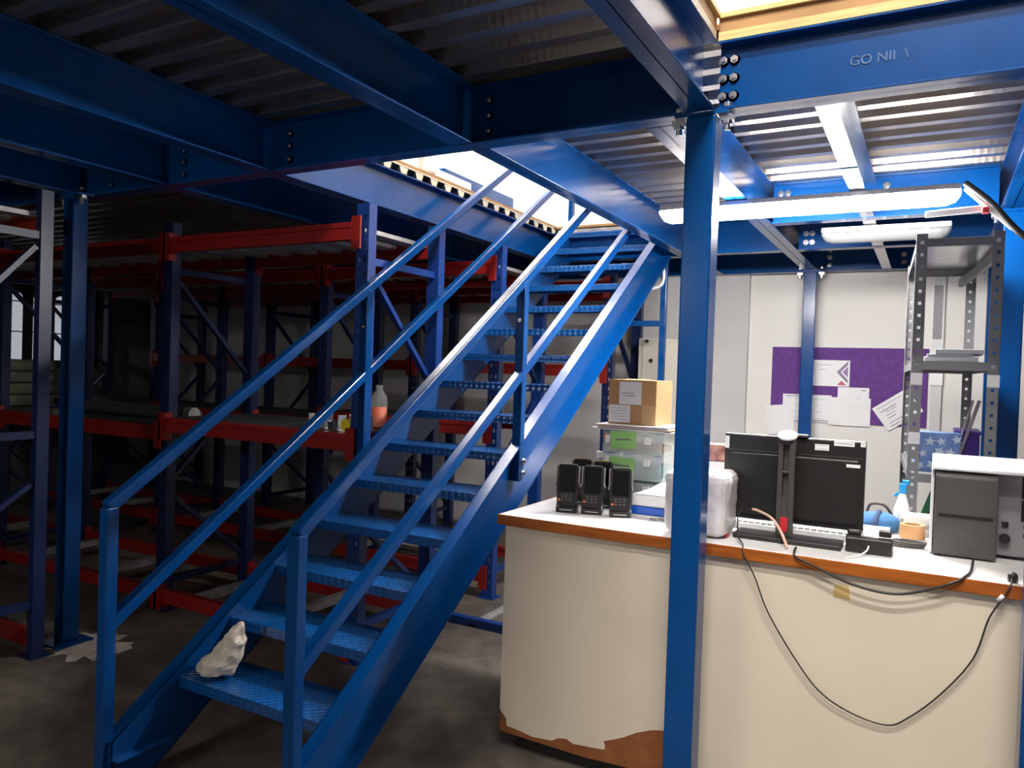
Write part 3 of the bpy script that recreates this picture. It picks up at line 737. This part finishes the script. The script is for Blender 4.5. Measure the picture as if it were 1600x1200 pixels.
g = G(WPAP); g.grid(lambda u, v: (-1.10+.2*u+.03*v, 3.10+.15*v, CT+.097+.035*math.sin(PI*u)*v+.012*math.sin(7*u)*v), 14, 8)
T(g.build('loose_paper', loc=(-1.03, 3.2, CT+.1), smooth=True, solid=.001), 'curled white sheet lying on the blue-banded pack', 'paper')
g = G(mat('grey_clip_metal', (.2, .19, .18, 1), .4, metal=.6))
for k in range(4): g.tube([(-.99+.03*k+.012*math.cos(t), 3.055+.012*math.sin(t)+.004*k, CT+.006+.003*(k % 2)) for t in [j*PI/4 for j in range(9)]], .0035, 6, False)
T(g.build('cable_tangle', loc=(-.95, 3.06, CT)), 'little tangle of grey wire on the counter before the white pack', 'wire', kind='stuff')
# wrapped bundle behind the pillar
g = G(mat('wrapped_white_plastic', (.74, .72, .72, 1), .25, col2=(.55, .50, .50, 1), scale=9, bump=.5, bscale=16))
g.box(-.885, -.645, 2.835, 3.05, CT+.006, CT+.247)
o = T(g.build('wrapped_bundle', loc=(-.765, 2.94, CT), bevel=.035, smooth=True), 'shiny white plastic wrapped bundle partly behind the pillar', 'bundle')
tx = bpy.data.textures.new('wrap', 'CLOUDS'); tx.noise_scale = .05
d = o.modifiers.new('sub', 'SUBSURF'); d.subdivision_type = 'SIMPLE'; d.levels = d.render_levels = 4
d = o.modifiers.new('wrinkle', 'DISPLACE'); d.texture = tx; d.strength = .012; d.texture_coords = 'LOCAL'
o.modifiers['bevel'].segments = 3; o.modifiers['bevel'].width = .035
g = G(REDP); g.box(-.662, -.652, 2.90, 2.945, CT, CT+.04); T(g.build('red_tag', loc=(-.655, 2.92, CT), bevel=.002), 'small red tag at the foot of the wrapped bundle', 'tag')
r = E('small_packet', (-.76, 3.45, CT), 'small pinkish packet on a white box between pillar and monitor', 'packet')
G(WHT).box(-.90, -.735, 3.36, 3.52, CT, CT+.235).build('box', r, bevel=.004)
g = G(mat('pink_print', srgb(196, 150, 140), .6, col2=srgb(120, 70, 64), scale=24)); g.box(-.87, -.77, 3.37, 3.46, CT+.236, CT+.31); g.build('packet', r, bevel=.008)

# monitor, seen from behind
MX0, MX1, MY = -.712, -.198, 3.075
r = E('monitor', (-.455, 3.02, CT), 'wide black monitor seen from behind with white stickers', 'monitor')
g = G(BLK); g.box(MX0, MX1, MY, MY+.022, CT+.052, CT+.386)
g.box(MX0+.02, MX1-.02, MY-.012, MY, CT+.075, CT+.315); g.build('back_cover', r, bevel=.006)
g = G(DGREY); g.box(MX0+.01, MX1-.01, MY-.002, MY, CT+.320, CT+.3235); g.build('seam', r)
G(SCR).box(MX0+.008, MX1-.008, MY+.022, MY+.024, CT+.065, CT+.38).build('screen', r)
g = G(DGREY)
# stand column with two slots
def slotcol():
    x0, x1, y0, y1 = -.492, -.432, 2.985, 3.012; zb, zt = CT+.02, CT+.392
    sx0, sx1 = -.474, -.452
    g.box(x0, sx0, y0, y1, zb, zt); g.box(sx1, x1, y0, y1, zb, zt)
    for a, b in ((zb, CT+.165), (CT+.255, CT+.262), (CT+.36, zt)): g.box(sx0, sx1, y0, y1, a, b)
    g.box(sx0, sx1, y1-.004, y1, zb, zt)
slotcol(); g.box(-.485, -.439, 3.012, MY-.012, CT+.15, CT+.33)
g.build('stand_column', r, bevel=.004)
g = G(WHT); g.M = Matrix.Translation((-.462, 2.998, CT+.392)) @ Matrix.Rotation(.42, 4, 'X'); g.cyl((0, 0, 0), .036, .008, n=28); g.build('column_cap', r, bevel=.002)['label'] = 'white round cap'
g = G(REDP); g.box(-.476, -.450, 2.982, 2.985, CT+.035, CT+.09); g.build('red_release', r, bevel=.003)
g = G(BLK); g.box(-.638, MX1-.06, 2.93, 3.055, CT, CT+.02); g.build('stand_base', r, bevel=.006)
def sticker(x0, x1, z0, z1, y=MY-.0005, lines=3):
    g = G(WPAP); g.box(x0, x1, y-.0008, y, CT+z0, CT+z1); g.use(INK)
    for k in range(lines): g.box(x0+.006, x1-.006, y-.0012, y-.0008, CT+z0+(z1-z0)*(.2+.6*k/max(1, lines-1)) if lines > 1 else CT+(z0+z1)/2, CT+z0+(z1-z0)*(.2+.6*k/max(1, lines-1))+.0012 if lines > 1 else CT+(z0+z1)/2+.002)
    g.build('sticker', r)
sticker(MX0+.002, MX0+.018, .326, .374, lines=6); sticker(-.375, -.325, .343, .366, lines=2); sticker(-.308, -.238, .364, .382, lines=1); sticker(-.217, -.2, .366, .382, lines=1); sticker(-.262, -.215, .288, .300, y=MY-.0125, lines=0)
g = G(DGREY); g.box(-.49, -.40, MY-.02, MY+.03, CT+.388, CT+.398); T(g.build('webcam_bar', loc=(-.44, MY, CT+.388), bevel=.003), 'thin dark webcam bar lying on top of the monitor', 'webcam')
r = E('keyboard', (-.45, 3.2, CT), 'white keyboard seen under the monitor', 'keyboard')
G(WHT).box(-.70, -.22, 3.13, 3.27, CT, CT+.024).build('case', r, bevel=.004)
g = G(WHT)
for i in range(20):
    for j in range(5): g.box(-.69+i*.0235, -.671+i*.0235, 3.138+j*.026, 3.159+j*.026, CT+.0245, CT+.032)
g.build('keys', r)
# cables: white lead, two drooping black leads
g = G(mat('pale_cable', srgb(222, 180, 160), .5)); g.tube([(-.59, 3.055, CT+.095), (-.565, 3.03, CT+.096), (-.50, 2.955, CT+.085), (-.455, 2.90, CT+.045), (-.425, 2.845, CT+.006)], .005)
T(g.build('signal_cable', loc=(-.5, 2.95, CT), smooth=True), 'pale pinkish cable curling from the monitor back', 'cable')
g = G(RUB); g.tube([(-.63, 3.055, CT+.09), (-.63, 2.98, CT+.07), (-.60, 2.86, CT+.022), (-.570, 2.795, CT+.008), (-.562, 2.768, CT-.02), (-.52, 2.77, .903), (-.471, 2.772, .786), (-.381, 2.776, .647), (-.294, 2.78, .544), (-.192, 2.784, .492), (-.085, 2.786, .478), (-.022, 2.784, .52), (.065, 2.782, .618), (.147, 2.778, .748), (.185, 2.772, .886), (.226, 2.766, .97), (.238, 2.775, 1.0), (.242, 2.80, 1.012)], .0027)
g.use(BLK).lathe((.245, 2.81, CT+.001), [(.012, 0), (.014, .004), (.014, .022), (.008, .03)], 12)
g.use(WHT).bar((.205, 2.7655, .945), (.218, 2.7625, .965), .012, .012)
T(g.build('power_cable', loc=(-.1, 2.78, .7), smooth=True), 'long black cable drooping low down the counter front', 'cable')
g = G(RUB); g.tube([(-.40, 2.87, CT+.006), (-.395, 2.80, CT+.008), (-.384, 2.768, CT-.005), (-.319, 2.764, .970), (-.208, 2.764, .930), (-.092, 2.764, .917), (-.001, 2.764, .940), (.086, 2.764, .982), (.115, 2.775, 1.002), (.135, 2.86, 1.004), (.15, 3.05, 1.004)], .0042)
T(g.build('power_cable', loc=(-.15, 2.77, .95), smooth=True), 'thicker black cable in a shallow loop along the counter edge', 'cable')
# desk phone
r = E('desk_phone', (-.17, 2.99, CT), 'black desk phone lying right of the monitor base', 'phone')
G(BLK).prism([(2.945, CT), (3.07, CT), (3.07, CT+.035), (2.96, CT+.062), (2.945, CT+.05)], 'x', -.245, -.095).build('base', r, bevel=.005)
G(BLK).prism([(2.955, CT+.064), (3.06, CT+.037), (3.06, CT+.06), (2.96, CT+.082)], 'x', -.243, -.195).build('handset', r, bevel=.008)
g = G(BLK); g.box(-.14, -.10, 2.965, 2.995, CT+.062, CT+.085); g.build('hook', r, bevel=.004)
g = G(WHT); g.tube([(-.17, 2.944, CT+.03), (-.175, 2.92, CT+.016), (-.20, 2.87, CT+.004), (-.23, 2.83, CT+.003)], .003); g.build('cord', r, smooth=True)
g = G(DGREY)
for k in range(3): g.tube([(-.055+.055*math.cos(t)+.004*k, 3.17+.03*math.sin(t), CT+.006+.008*k) for t in [j*PI/6 for j in range(13)]], .0045, 6, False)
T(g.build('coiled_lead', loc=(-.05, 3.17, CT)), 'coil of grey cable on the counter between phone and printer', 'cable')

# label printer
r = E('label_printer', (.16, 3.25, CT), 'grey label printer with dark front cover', 'printer')
G(MGREY).box(.012, .40, 3.17, 3.42, CT+.012, CT+.305).build('body', r, bevel=.006)
G(LGREY).prism([(3.075, CT+.305), (3.43, CT+.322), (3.43, CT+.336), (3.075, CT+.318)], 'x', .002, .41).build('top_lid', r, bevel=.005)
G(LGREY).box(.002, .011, 3.10, 3.42, CT+.006, CT+.304).build('side_skin', r, bevel=.003)
g = G(DGREY); g.prism([(3.08, CT+.006), (3.17, CT+.006), (3.17, CT+.302), (3.095, CT+.302), (3.075, CT+.285), (3.072, CT+.15)], 'x', .014, .204); g.build('front_cover', r, bevel=.006)
g = G(CUT); g.box(.026, .19, 3.069, 3.085, CT+.143, CT+.153); g.build('label_slot', r)
for za, zb in ((.22, .292), (.14, .212)): G(CUT).box(.278, .325, 3.164, 3.169, CT+za, CT+zb).build('vent_panel', r)
G(BLK).cyl((.232, 3.169, CT+.075), .017, -.02, 'y', 18).build('power_plug', r); G(BLK).box(.222, .242, 3.163, 3.169, CT+.115, CT+.133).build('data_port', r)
for z in (.12, .09): G(BLK).cyl((.292, 3.169, CT+z), .007, -.003, 'y', 12).build('screw_hole', r)
for x, y in ((.03, 3.11), (.03, 3.39), (.38, 3.2), (.38, 3.39)): G(BLK).cyl((x, y, CT), .012, .012 if y > 3.15 else .006, n=12).build('foot', r)
r.location.x += .014
# things behind monitor and printer
r = E('fabric_bag', (-.16, 3.46, CT), 'blue fabric bag with dark strap behind the monitor', 'bag')
g = G(BFAB); g.lathe((-.17, 3.46, CT), [(.05, 0), (.085, .008), (.09, .03), (.08, .055), (.055, .072), (.01, .074)], 18); g.build('bag_body', r, smooth=True, sub=1)
g = G(DFAB); g.tube([(-.175, 3.36, CT+.01), (-.175, 3.368, CT+.045), (-.17, 3.41, CT+.066), (-.165, 3.46, CT+.076)], .011); g.build('strap', r, smooth=True)
g = G(mat('tan_leather', srgb(70, 60, 54), .6)); g.tube([(-.215, 3.52, CT+.06), (-.2, 3.51, CT+.098), (-.15, 3.5, CT+.10), (-.12, 3.51, CT+.06)], .006); g.build('handle', r, smooth=True)
T(G(WHT).box(-.235, -.12, 3.27, 3.36, CT, CT+.034).build('paper_tray', loc=(-.18, 3.31, CT), bevel=.002), 'flat white tray in front of the blue bag', 'tray')
r = E('trigger_bottle', (-.085, 3.56, CT), 'white spray bottle with blue trigger behind the blue bag', 'spray bottle')
G(WHT).lathe((-.085, 3.555, CT), [(.03, 0), (.033, .006), (.032, .08), (.016, .135), (.012, .15)], 18).build('bottle_shell', r, smooth=True)
g = G(mat('cyan_plastic', srgb(20, 140, 200), .4)); g.box(-.098, -.072, 3.54, 3.57, CT+.15, CT+.19); g.box(-.088, -.062, 3.545, 3.565, CT+.185, CT+.205); g.bar((-.1, 3.555, CT+.15), (-.115, 3.555, CT+.135), .012, .012); g.build('trigger_head', r, bevel=.003)
for k in range(5):
    g = G([WPAP, WHT, INKL, WPAP, WHT][k]); dx = .008*((k*3) % 4); g.box(-.085+dx, -.03+dx+.07, 3.43, 3.54, CT+k*.0155, CT+k*.0155+.015)
    T(g.build('paper_pad', loc=(-.03, 3.48, CT+k*.0155), bevel=.002), 'white pad in the pile behind the tape roll, ' + ('lowest', 'second from bottom', 'middle', 'second from top', 'topmost')[k], 'pad', 'pads piled at the back of the counter')
g = G(CARD)
def ring(g, c, r1, r2, h, n=28):
    for k in range(n):
        a, b = 2*PI*k/n, 2*PI*(k+1)/n; P = lambda r, t, z: g.v((c[0]+r*math.cos(t), c[1]+r*math.sin(t), c[2]+z))
        g.face([P(r1, a, 0), P(r1, b, 0), P(r1, b, h), P(r1, a, h)]); g.face([P(r2, a, 0), P(r2, b, 0), P(r2, b, h), P(r2, a, h)])
        g.face([P(r1, a, h), P(r1, b, h), P(r2, b, h), P(r2, a, h)]); g.face([P(r1, a, 0), P(r1, b, 0), P(r2, b, 0), P(r2, a, 0)])
ring(g, (.02, 3.37, CT), .03, .045, .055); bmesh.ops.remove_doubles(g.b, verts=g.b.verts, dist=.0005)
bpy_o = T(g.build('tape_roll', loc=(.0, 3.34, CT)), 'brown parcel tape roll on the counter left of the printer', 'tape roll')
bpy_o.location.x -= .062

# ------------------------------------------------------------------ grey slotted shelving behind the counter
SX = (-.055, .222); SY = (3.64, 4.66); SZT = 2.235
r = E('slotted_shelving', (.085, 4.15, 0), 'grey slotted angle shelving unit behind the printer', 'shelving unit')
def angle(x, y, sx, sy):
    """slotted angle: one leg facing -y (in x), one leg facing x (in y), with round-ended holes as real gaps"""
    g = G(GREYP); L, t, c, hw = .042, .002, .021, .006
    for ax in (0, 1):
        def bx(u0, u1, z0, z1):
            if ax == 0: g.box(x+sx*u0, x+sx*u1, y, y+sy*t, z0, z1)
            else: g.box(x, x+sx*t, y+sy*u0, y+sy*u1, z0, z1)
        bx(0, c-hw, 0, SZT); bx(c+hw, L, 0, SZT)
        z = .05; zp = 0
        while z < SZT-.03: bx(c-hw, c+hw, zp, z); zp = z+.013; z += .051
        bx(c-hw, c+hw, zp, SZT)
    return g.build('slotted_upright', r)
ups = [angle(SX[0]-.02, SY[0], 1, 1), angle(SX[1]+.02, SY[0], -1, 1), angle(SX[0]-.02, SY[1], 1, -1), angle(SX[1]+.02, SY[1], -1, -1)]
for z in (2.18, 1.665, 1.19, .25):
    g = G(GREYP); x0, x1, y0, y1 = SX[0]-.017, SX[1]+.017, SY[0]+.003, SY[1]-.003
    g.use(GALV if z > 2 else GREYP); g.box(x0, x1, y0, y1, z+.034, z+.036); g.use(GREYP)
    g.box(x0, x1, y0, y0+.002, z, z+.034); g.box(x0, x1, y1-.002, y1, z, z+.034); g.box(x0, x0+.002, y0, y1, z, z+.034); g.box(x1-.002, x1, y0, y1, z, z+.034)
    sh = g.build('shelf', r)
    for x in (SX[0]+.002, SX[1]-.002): bolt((x, SY[0], z+.018), sh, sc=.45)
for x, z in ((SX[0]-.021, 1.60), (SX[0]-.021, 1.35), (SX[1]-.022, 1.60)):
    G(LGREY).box(x, x+.044, SY[0]-.003, SY[0], z, z+.05).build('joint_plate', r)
g = G(GREYP); g.bar((SX[1], SY[0]+.02, 2.14), (SX[1]-.05, SY[1]-.03, 2.14), .02, .04); g.build('corner_brace', r)
r.rotation_euler.z = .055; r.location.x -= .028
# on the shelves
for k, (m_, dz, w0, w1) in enumerate(((WPAP, .0, -.03, .17), (INKL, .022, -.02, .15), (LGREY, .034, .01, .19))):
    g = G(m_); g.box(w0, w1, 3.70, 3.98, 1.7015+dz, 1.7015+dz+(.021, .011, .02)[k]); T(g.build('paper_tray', loc=((w0+w1)/2, 3.8, 1.7015+dz), bevel=.003), ('white tray of papers on the middle grey shelf, lowest of the pile', 'grey folder on the middle grey shelf between two trays', 'pale grey tray topmost on the middle grey shelf')[k], 'tray')
SBAG = mat('blue_bag_fabric', srgb(108, 136, 186), .7, col2=srgb(84, 112, 170), scale=20); SSTAR = mat('grey_star_print', srgb(176, 188, 206), .7)
g = G(SBAG); g.M = Matrix.Translation((.02, 3.80, 1.2265)) @ Matrix.Rotation(.1, 4, 'Z'); g.prism([(-.075, 0), (.085, 0), (.10, .17), (-.06, .17)], 'y', -.05, .05)
rnd = random.Random(4); g.use(SSTAR)
for k in range(9):
    cx, cz = -.05+.05*(k % 3)+rnd.uniform(-.01, .01)+.012*(k//3), .032+.053*(k//3)+rnd.uniform(-.008, .008); R0 = rnd.uniform(.017, .026); a0 = rnd.uniform(0, 6)
    g.prism([(cx+R0*(1 if j % 2 == 0 else .45)*math.cos(a0+j*PI/5), cz+R0*(1 if j % 2 == 0 else .45)*math.sin(a0+j*PI/5)) for j in range(10)], 'y', -.0515, -.0502)
T(g.build('star_pattern_bag', loc=(.02, 3.80, 1.2265), bevel=.002), 'blue and white star patterned bag on the lower grey shelf', 'bag')
g = G(PURB); g.box(.105, .20, 3.95, 4.2, 1.2265, 1.40); g.box(.10, .205, 3.945, 4.205, 1.385, 1.402); T(g.build('plastic_tub', loc=(.15, 4.07, 1.2265), bevel=.004), 'dark purple plastic tub behind the star patterned bag', 'tub')
g = G(MGREY); g.bar((.09, 3.93, 1.2275), (.165, 3.90, 1.54), .008, .008); g.bar((.105, 3.93, 1.2275), (.19, 3.90, 1.54), .010, .012); T(g.build('metal_rods', loc=(.1, 3.93, 1.2265)), 'two thin rods leaning up out of the star patterned bag', 'rods')
g = G(DGRN); g.bar((-.005, 3.72, 1.015), (.04, 3.72, 1.15), .03, .045); T(g.build('green_scoop', loc=(.02, 3.72, 1.0), bevel=.01), 'green plastic scoop leaning below the lower grey shelf', 'scoop')

# ------------------------------------------------------------------ back wall items
r = E('notice_board', (-.6, YB-.012, 1.6), 'purple felt notice board on the back wall', 'notice board')
G(PURP).box(-1.20, -.02, YB-.018, YB-.001, 1.262, 1.885).build('felt_panel', r, bevel=.002)
YPp = YB-.0205
def flat(x, z, rot=0): return Matrix.Translation((x, YPp, z)) @ Matrix.Rotation(rot, 4, 'Y')
def certificate(g, w, h):
    g.use(INKL); g.M = g.M
    y0, y1 = -.0006, 0
    g.use(mat('grey_mauve_print', srgb(140, 128, 150), .8)); g.prism([(.95*w, .98*h), (.64*w, .55*h), (.95*w, .12*h), (.95*w, .26*h), (.75*w, .55*h), (.95*w, .84*h)], 'y', y0, y1)
    g.use(mat('mauve_print', srgb(150, 120, 170), .8)); g.prism([(.95*w, .78*h), (.80*w, .55*h), (.95*w, .34*h)], 'y', y0, y1)
    g.use(mat('rose_print', srgb(190, 104, 116), .8)); g.prism([(.66*w, .05*h), (.92*w, .05*h), (.78*w, .22*h)], 'y', y0, y1)
    g.use(INKL); g.box(.1*w, .5*w, y0, y1, .8*h, .83*h); g.box(.12*w, .3*w, y0, y1, .62*h, .65*h)
paper('certificate', flat(-.86, 1.565), .275, .215, 'certificate with grey chevron and red triangle on the purple board', lines=(), extra=certificate)
L5 = lambda n, m=INKL: [(.12, .85-.03*(k % 3), .12+.72*k/(n-1), .135+.72*k/(n-1), m) for k in range(n)]
paper('notice_sheet', flat(-1.10, 1.262), .385, .225, 'wide white sheet low on the purple board, behind the slim column', lines=[(.06, .5, .92, .95, INK), (.55, .95, .04, .07, INK)]+L5(4))
paper('notice_sheet', Matrix.Translation((-1.215, YPp-.0015, 1.13)) @ Matrix.Rotation(-.10, 4, 'Y'), .22, .25, 'blank white sheet hanging off the lower left corner of the purple board')
paper('notice_sheet', Matrix.Translation((-.735, YPp-.0015, 1.245)), .315, .23, 'large plain white sheet at lower middle of the purple board', lines=L5(3, WPAP))
paper('notice_sheet', Matrix.Translation((-.67, YPp-.003, 1.43)), .235, .13, 'small white sheet pinned above the large plain sheet', lines=[(.75, .9, .8, .85, INK), (.6, .75, .3, .34, INKL)])
paper('notice_sheet', Matrix.Translation((-.41, YPp-.0015, 1.395)) @ Matrix.Rotation(-.62, 4, 'Y') @ Matrix.Rotation(0, 4, 'Z') @ Matrix.Translation((0, 0, -.215)), .30, .215, 'white printed sheet pinned crooked at the right of the purple board',
      lines=[(.1, .8, .86, .89, INKL), (.12, .55, .70, .73, INK), (.25, .52, .62, .64, INK), (.2, .45, .5, .52, INK), (.2, .4, .38, .41, INK), (.15, .6, .2, .225, INK), (.12, .4, .08, .11, INK)])
g = G(LGREY); g.box(-.0, .075, YB-.04, YB-.001, 1.0, 2.45); g.use(MGREY); g.box(-.002, .06, YB-.045, YB-.04, 1.96, 2.38); g.use(WHT); g.box(-.01, .08, YB-.06, YB-.046, 1.60, 1.80)
T(g.build('cable_trunking', loc=(.03, YB-.02, 1.0), bevel=.003), 'grey vertical trunking on the back wall behind the shelving', 'trunking')
r = E('metal_cabinet', (-1.98, 6.5, 0), 'cream metal cabinet at the back wall between stairs and pillar', 'cabinet')
CABM = mat('cream_metal', (.62, .58, .50, 1), .5)
G(CABM).box(-2.21, -1.78, 6.25, 6.755, 0, 1.92).build('body', r, bevel=.006)
dd = G(CABM).box(-2.17, -1.81, 6.235, 6.249, .06, 1.885).build('door', r, bevel=.004)
g = G(BLK); g.cyl((-2.13, 6.235, 1.895), .014, -.012, 'y', 12); g.cyl((-2.09, 6.235, 1.73), .016, -.014, 'y', 12); g.build('latch', dd)
# rail at waist height on the grey wall behind the scanners
g = G(BLK); g.box(-3.7, -1.5, YB-.09, YB-.062, .70, .74); g.use(MGREY); g.box(-3.7, -1.5, YB-.085, YB-.062, .62, .66)
T(g.build('wall_rail', loc=(-2.6, YB-.07, .68), bevel=.003), 'black rail along the back wall behind the scanners', 'rail')
bpy.data.objects['wall_rail'].location.y += .058

# ------------------------------------------------------------------ upper floor things seen through the stair opening
UZ = FLZ+.028
g = crumple(-2.84, 3.93, UZ, [(.06, 0), (.075, .03), (.06, .07), (.05, .1), (.055, .13), (.04, .15)], 12, 9, 1., m=mat('white_plastic_bag', (.74, .73, .74, 1), .35, bump=.5, bscale=24))
T(g.build('plastic_bag', loc=(-2.84, 3.93, UZ), smooth=True, sub=1), 'white plastic bag on the upper floor edge above the stairs', 'bag')
T(G(WHT).box(-2.95, -2.80, 4.04, 4.42, UZ, UZ+.07).build('carton', loc=(-2.87, 4.2, UZ), bevel=.006), 'white carton on the upper floor edge beside the bag', 'carton')
r = E('guard_rail', (-3.5, 5.0, UZ), 'blue bench frame on the upper floor seen through the stair opening', 'frame')
G(BLUE).box(-3.66, -3.60, 5.26, 6.45, 3.17, 3.27).build('top_bar', r, bevel=.005)
for y in (5.27, 5.62, 5.9, 6.38): G(BLUE).box(-3.65, -3.61, y, y+.06, UZ, 3.17).build('leg', r, bevel=.004)
G(BLUE).box(-3.645, -3.615, 5.33, 6.38, 3.03, 3.13).build('lower_bar', r, bevel=.004)
r.location.x = -3.63
for c in r.children: c.location.x += .13
